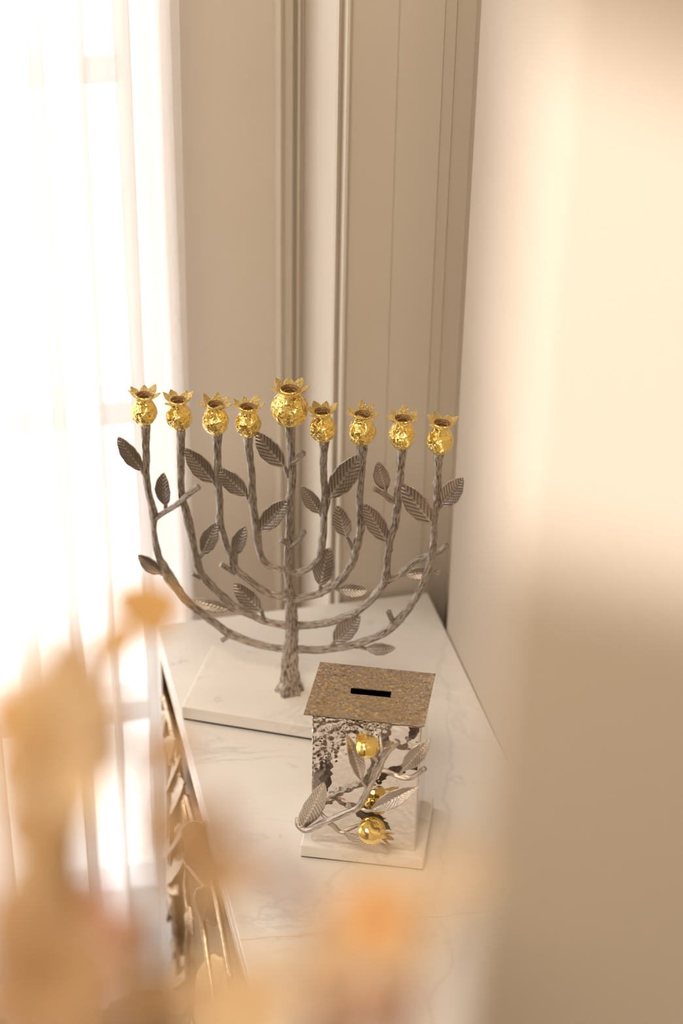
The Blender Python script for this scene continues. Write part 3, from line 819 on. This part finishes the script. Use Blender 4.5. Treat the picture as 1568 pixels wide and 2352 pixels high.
vine([(1055, 1160, 16, .019), (1080, 1125, 15, .021), (1105, 1090, 14, .022)], 'twig', 7)
vine([(755, 1275, 18, .017), (722, 1235, 17, .019), (695, 1195, 15, .021)], 'twig', 8)
vine([(690, 1470, 18, .017), (745, 1492, 17, .018), (800, 1492, 14, .019)], 'twig', 9)
vine([(380, 1605, 22, .016), (440, 1640, 21, .017), (490, 1690, 22, .018), (545, 1702, 17, .019)], 'twig', 10)
vine([(500, 1700, 18, .018), (580, 1668, 19, .014), (650, 1640, 16, .012), (720, 1620, 14, .014)], 'twig', 11)
vine([(862, 1040, 22, .019), (835, 1000, 20, .021), (800, 950, 16, .024)], 'twig', 12)
vine([(330, 1440, 10, .002), (310, 1500, 15, .006), (360, 1560, 16, .010), (420, 1590, 17, .015)], 'twig', 13)
vine([(905, 1000, 15, .018), (890, 900, 14, .012), (880, 800, 14, .006), (872, 760, 16, .004)], 'twig', 14)
def bleaf(b, t, wd, ti, o1, o2, kk):
    link('leaf', LFB[kk], M_SHLEAF, bx, leaf_matrix(c5(*b, o1), c5(*t, o2), wd / 4.126 * QX, BN, ti, 0.020))
LFB = [leaf_mesh('box_leaf_a', seed=1.0, bend=0.12, fold=0.10, nv=14), leaf_mesh('box_leaf_b', seed=2.4, bend=0.16, fold=0.35, pw=(0.95, 0.85), nv=14), leaf_mesh('box_leaf_c', seed=5.2, bend=-0.10, fold=0.20, nv=15)]
bleaf((135, 1650), (345, 1222), 200, 0.25, .008, .020, 0)
bleaf((700, 1205), (555, 765), 135, 0.55, .020, .016, 1)
bleaf((1095, 1100), (1350, 822), 150, -0.25, .021, .014, 0)
bleaf((790, 1495), (1242, 1262), 150, -0.55, .018, .012, 1)
bleaf((535, 1695), (945, 1880), 165, 0.15, .018, .014, 2)
# pomegranates of the vine
def fruit(c, r, off, crown, seed):
    P_ = c5(*c, off)
    r_ = r / 4.126 * QX
    D_ = (c5(*crown, off + 0.006) - P_).normalized()
    Mw = Matrix.Translation(P_) @ D_.to_track_quat('Z', 'Y').to_matrix().to_4x4() @ Matrix.Scale(r_, 4)
    bm = bmesh.new()
    pr = [(math.sin(a_), -math.cos(a_)) for a_ in [math.pi * k_ / 22 for k_ in range(20)]]
    pr = [(max(r0, 0) if i_ else 0, z0) for i_, (r0, z0) in enumerate(pr)] + [(0.36, 1.02), (0.30, 1.03), (0.0, 1.0)]
    add_lathe(bm, pr, 36, lambda th, u, r0: 1 + 0.05 * noise.noise(Vector((math.cos(th) * 1.5 + seed, math.sin(th) * 1.5, u * 3))))
    o = link('pomegranate', mesh('pomegranate', bm), M_GOLD, bx, Mw)
    pm = petal_mesh(seed, 0.34 / 0.03, 0.34 / 0.03, 0.20 / 0.03, 0.92 / 0.03, 0.85 / 0.03)
    for q in range(6):
        link('petal', pm, M_GOLDM, o, Mw @ Matrix.Rotation(q * math.pi / 3 + seed, 4, 'Z') @ Matrix.Scale(0.03, 4))
    return o
fruit((760, 885), 106, .024, (690, 785), 0.2)
fruit((798, 1680), 128, .020, (890, 1722), 1.4)

# ================================================================== DRIED FLOWERS (close to the camera, far out of focus)
VB = V(-0.02, 0.20, FZ)
def vase():
    bm = bmesh.new()
    H = 0.62
    pr = [(0, 0), (.055, 0), (.062, .006), (.080, .10), (.092, .25), (.088, .40), (.060, .52), (.045, .58), (.050, H), (.046, H), (.040, .58), (.054, .52), (.080, .40), (.084, .25), (.0, .02)]
    add_lathe(bm, [(r * S, z * S) for r, z in pr], 40)
    o = link('floor_vase', mesh('floor_vase', bm), noisy('stoneware', [(0.3, (0.6, 0.54, 0.46)), (0.7, (0.68, 0.62, 0.54))], 12, 0.6), None, Matrix.Translation(VB))
    tag(o, 'tall cream stoneware floor vase holding the dried flowers', 'vase')
vase()
MOUTH = VB + V(0, 0, 0.60)
def small_leaf(name, pw=(0.75, 0.8), bend=0.12, curl=0.0, seed=0):
    return leaf_mesh(name, 14, 6, bend, 0.10, 0.02, 0.008, pw, 5, curl, seed)
PL = small_leaf('flower_petal', (1.25, 0.75), 0.15); PL2 = small_leaf('flower_petal_b', (1.15, 0.7), 0.22, 0, 2)
DL = small_leaf('dry_leaf', (0.8, 0.85), 0.14, 0.1, 3)
def lmesh(me, mt, cache={}):
    k_ = (me.name, mt.name)
    if k_ not in cache:
        c = me.copy(); c.materials.clear(); c.materials.append(mt); cache[k_] = c
    return cache[k_]
stemno = [0]
def stem_of(r_, head, mt=F_STEM, rad=0.0016):
    a_ = stemno[0] * 2.4; stemno[0] += 1
    st = MOUTH + Vector((math.cos(a_), math.sin(a_), 0)) * 0.022 * S - Vector((0, 0, 0.30))
    md = MOUTH + Vector((math.cos(a_), math.sin(a_), 0)) * 0.026 * S
    mid = md.lerp(head, 0.45) + Vector((0, -0.01, 0.03))
    bm = bmesh.new()
    add_tube(bm, [st, md, mid, md.lerp(head, 0.8) + Vector((0, -0.004, 0.012)), head], [rad * 1.3, rad * 1.3, rad * 1.1, rad, rad * 0.9], 8, 0.02, 0.1, a_)
    wobj('stem', bm, mt, r_)
    return mid
GRP = 'dried flowers in front of the console'
def flower(px, py, dep, rpx, npet, mtp, mtc, rc, label, name='dried_flower', nrm=None, wide=0.55, seed=0):
    P_ = at_depth(px, py, dep)
    R_ = rpx / FPX * dep * S
    r_ = root(name, MOUTH + Vector((0, 0, -0.3)), 0, label, 'dried flower')
    D_ = (nrm or (EYE - P_)).normalized()
    Mh = Matrix.Translation(P_) @ D_.to_track_quat('Z', 'Y').to_matrix().to_4x4()
    stem_of(r_, P_ - D_ * 0.002)
    rnd = random.Random(seed + px)
    for q in range(npet):
        a_ = q * 2 * math.pi / npet + rnd.uniform(-.15, .15)
        u_ = Vector((math.cos(a_), math.sin(a_), 0.25 + 0.25 * (q % 2)))
        B_ = Mh @ (u_ * R_ * 0.10); T2 = Mh @ (u_ * R_ * rnd.uniform(0.88, 1.1))
        link('petal', lmesh([PL, PL2][q % 2], mtp), mtp, r_, leaf_matrix(B_, T2, R_ * wide, D_, rnd.uniform(-.3, .3)))
    bm = bmesh.new()
    add_lathe(bm, [(0, -.5), (.6, -.4), (1, 0), (.85, .35), (.5, .55), (0, .62)], 20, lambda th, u, r: 1 + 0.12 * math.cos(9 * th), Mh @ Matrix.Scale(R_ * rc, 4))
    wobj('flower_center', bm, mtc, r_)
def sprig(pts, dep, leaves, mtp, label, rad=0.0018, stem_mt=F_STEM, name='dried_sprig'):
    """pts: pixel path of the stem from top downwards; leaves: (base px, tip px, width px)"""
    W_ = [at_depth(x, y, dep) for x, y in pts]
    r_ = root(name, MOUTH + Vector((0, 0, -0.3)), 0, label, 'dried flower')
    bm = bmesh.new()
    a_ = stemno[0] * 2.4; stemno[0] += 1
    md = MOUTH + Vector((math.cos(a_), math.sin(a_), 0)) * 0.026 * S
    path = W_ + [md.lerp(W_[-1], 0.4) + Vector((0, -0.01, 0)), md, md + Vector((0, 0, -0.30))]
    add_tube(bm, path, [rad * 0.7] + [rad] * (len(path) - 1), 8, 0.015, 0.1, a_)
    wobj('stem', bm, stem_mt, r_)
    for i, (b, t, wd) in enumerate(leaves):
        d2 = dep + 0.006 * math.sin(i * 2.1)
        B_, T2 = at_depth(*b, dep), at_depth(*t, d2)
        link('leaf', lmesh(DL, mtp), mtp, r_, leaf_matrix(B_, T2, 1.35 * wd / FPX * dep * S, -FWD, 0.4 * math.sin(i * 1.7)))

sprig([(285, 1455), (262, 1500), (235, 1600), (225, 1800), (240, 2100), (250, 2400)], 0.57, [((290, 1420), (420, 1375), 100), ((300, 1435), (320, 1335), 90), ((295, 1430), (245, 1520), 60)], F_GOLD,
      'golden dried leaf sprig nearest the menorah branches', 0.0012)
sprig([(165, 1460), (175, 1600), (190, 1800), (180, 2000), (170, 2400)], 0.40,
      [((178, 1620), (150, 1430), 130), ((185, 1720), (175, 1500), 150), ((190, 1700), (275, 1580), 130), ((190, 1760), (300, 1690), 120), ((180, 1700), (60, 1600), 120), ((185, 1800), (110, 1690), 120)], F_TAN,
      'tall tan dried leaf spray at the far left', 0.0022)
sprig([(40, 1570), (60, 1700), (80, 1900), (90, 2100), (100, 2400)], 0.37,
      [((60, 1690), (-30, 1570), 120), ((70, 1760), (-40, 1740), 150), ((75, 1800), (40, 1690), 120), ((80, 1900), (-30, 1900), 120), ((80, 1950), (190, 1900), 60)], F_GOLD,
      'golden dried leaf spray at the left frame edge, below the tan spray', 0.0022)
sprig([(165, 1750), (170, 1850), (168, 1960), (165, 2100), (150, 2400)], 0.44,
      [((168, 1960), (165, 1740), 60), ((150, 1960), (50, 1925), 70), ((168, 2000), (70, 2040), 120), ((160, 2060), (60, 2160), 130)], F_TAN, 'upright dull tan seed spike between the left leaf sprays', 0.0030)
sprig([(395, 1690), (370, 1760), (345, 1850), (340, 1980), (330, 2150), (320, 2400)], 0.49,
      [((385, 1760), (410, 1668), 90), ((372, 1760), (345, 1690), 60), ((352, 1900), (338, 1760), 34), ((350, 1960), (336, 1850), 30)], F_TAN, 'small tan dried sprig crossing the console front edge', 0.0018)
sprig([(395, 1850), (440, 1900), (480, 1980), (500, 2100), (480, 2400)], 0.38,
      [((440, 1900), (360, 1840), 70), ((445, 1905), (540, 1880), 130), ((470, 1990), (400, 1880), 130), ((485, 2040), (560, 1940), 140), ((490, 2100), (440, 1960), 100)], F_TAN, 'broad tan dried leaf cluster over the console edge')
sprig([(590, 1950), (650, 2010), (700, 2080), (735, 2200), (760, 2400)], 0.37, [((700, 2090), (600, 1950), 46)], F_MAUVE, 'bare mauve stem arching over the marble top', 0.0022, F_MAUVE)
flower(862, 2115, 0.34, 150, 9, F_CREAM, F_ORANGE, 0.58, 'cream dried flower with glowing orange center in front of the marble')
flower(735, 2218, 0.35, 85, 9, F_CREAM, F_BROWN, 0.42, 'small dried flower with dark brown center below the marble vein')
flower(1035, 2010, 0.31, 80, 7, F_CREAM, F_PINK, 0.30, 'pale pinkish dried bloom beside the right corner of the charity box plinth')
flower(205, 2085, 0.44, 75, 9, F_PINK, F_ORANGE, 0.30, 'salmon pink dried bloom at lower left')
flower(300, 2150, 0.51, 60, 9, F_PINK, F_MAUVE, 0.35, 'dusty pink dried bloom right of the salmon one')
flower(245, 2265, 0.46, 60, 8, F_PINK, F_ORANGE, 0.35, 'rosy dried bloom near the bottom left edge')
flower(110, 2250, 0.33, 190, 12, F_CARAMEL, F_BROWN, 0.40, 'large brownish tan dried flower filling the bottom left corner', wide=0.7)
flower(560, 2310, 0.33, 150, 10, F_CREAM, F_GOLD, 0.35, 'wide cream dried flower at the bottom edge left of center')
flower(905, 2300, 0.35, 70, 7, F_PINK, F_MAUVE, 0.35, 'mauve pink dried bloom at the bottom edge right of center')
flower(390, 2300, 0.38, 90, 9, F_TAN, F_GOLD, 0.35, 'tan dried flower at the bottom edge against the bronze console front')
sprig([(820, 2290), (800, 2400)], 0.33, [((815, 2330), (760, 2260), 50), ((810, 2360), (900, 2330), 60)], F_PINK, 'short pink dried sprig at the bottom edge under the orange flower')

sprig([(110, 1500), (120, 1620), (110, 1760), (130, 1900), (140, 2100), (150, 2400)], 0.37,
      [((120, 1640), (20, 1540), 150), ((120, 1700), (230, 1560), 150), ((115, 1780), (-20, 1800), 170), ((120, 1840), (240, 1750), 150), ((130, 1900), (30, 1960), 140), ((135, 2000), (40, 2120), 170)], F_CREAM,
      'pale cream dried leaf spray low on the left, in front of the tan spray', 0.0022)
sprig([(20, 2000), (60, 2120), (100, 2250), (120, 2400)], 0.35,
      [((60, 2120), (-40, 2040), 150), ((70, 2160), (200, 2080), 150), ((90, 2230), (-20, 2230), 170), ((100, 2270), (260, 2200), 170), ((110, 2320), (260, 2330), 150), ((110, 2330), (-20, 2350), 150)], F_CARAMEL,
      'tan dried leaves crowding the bottom left corner', 0.0022)
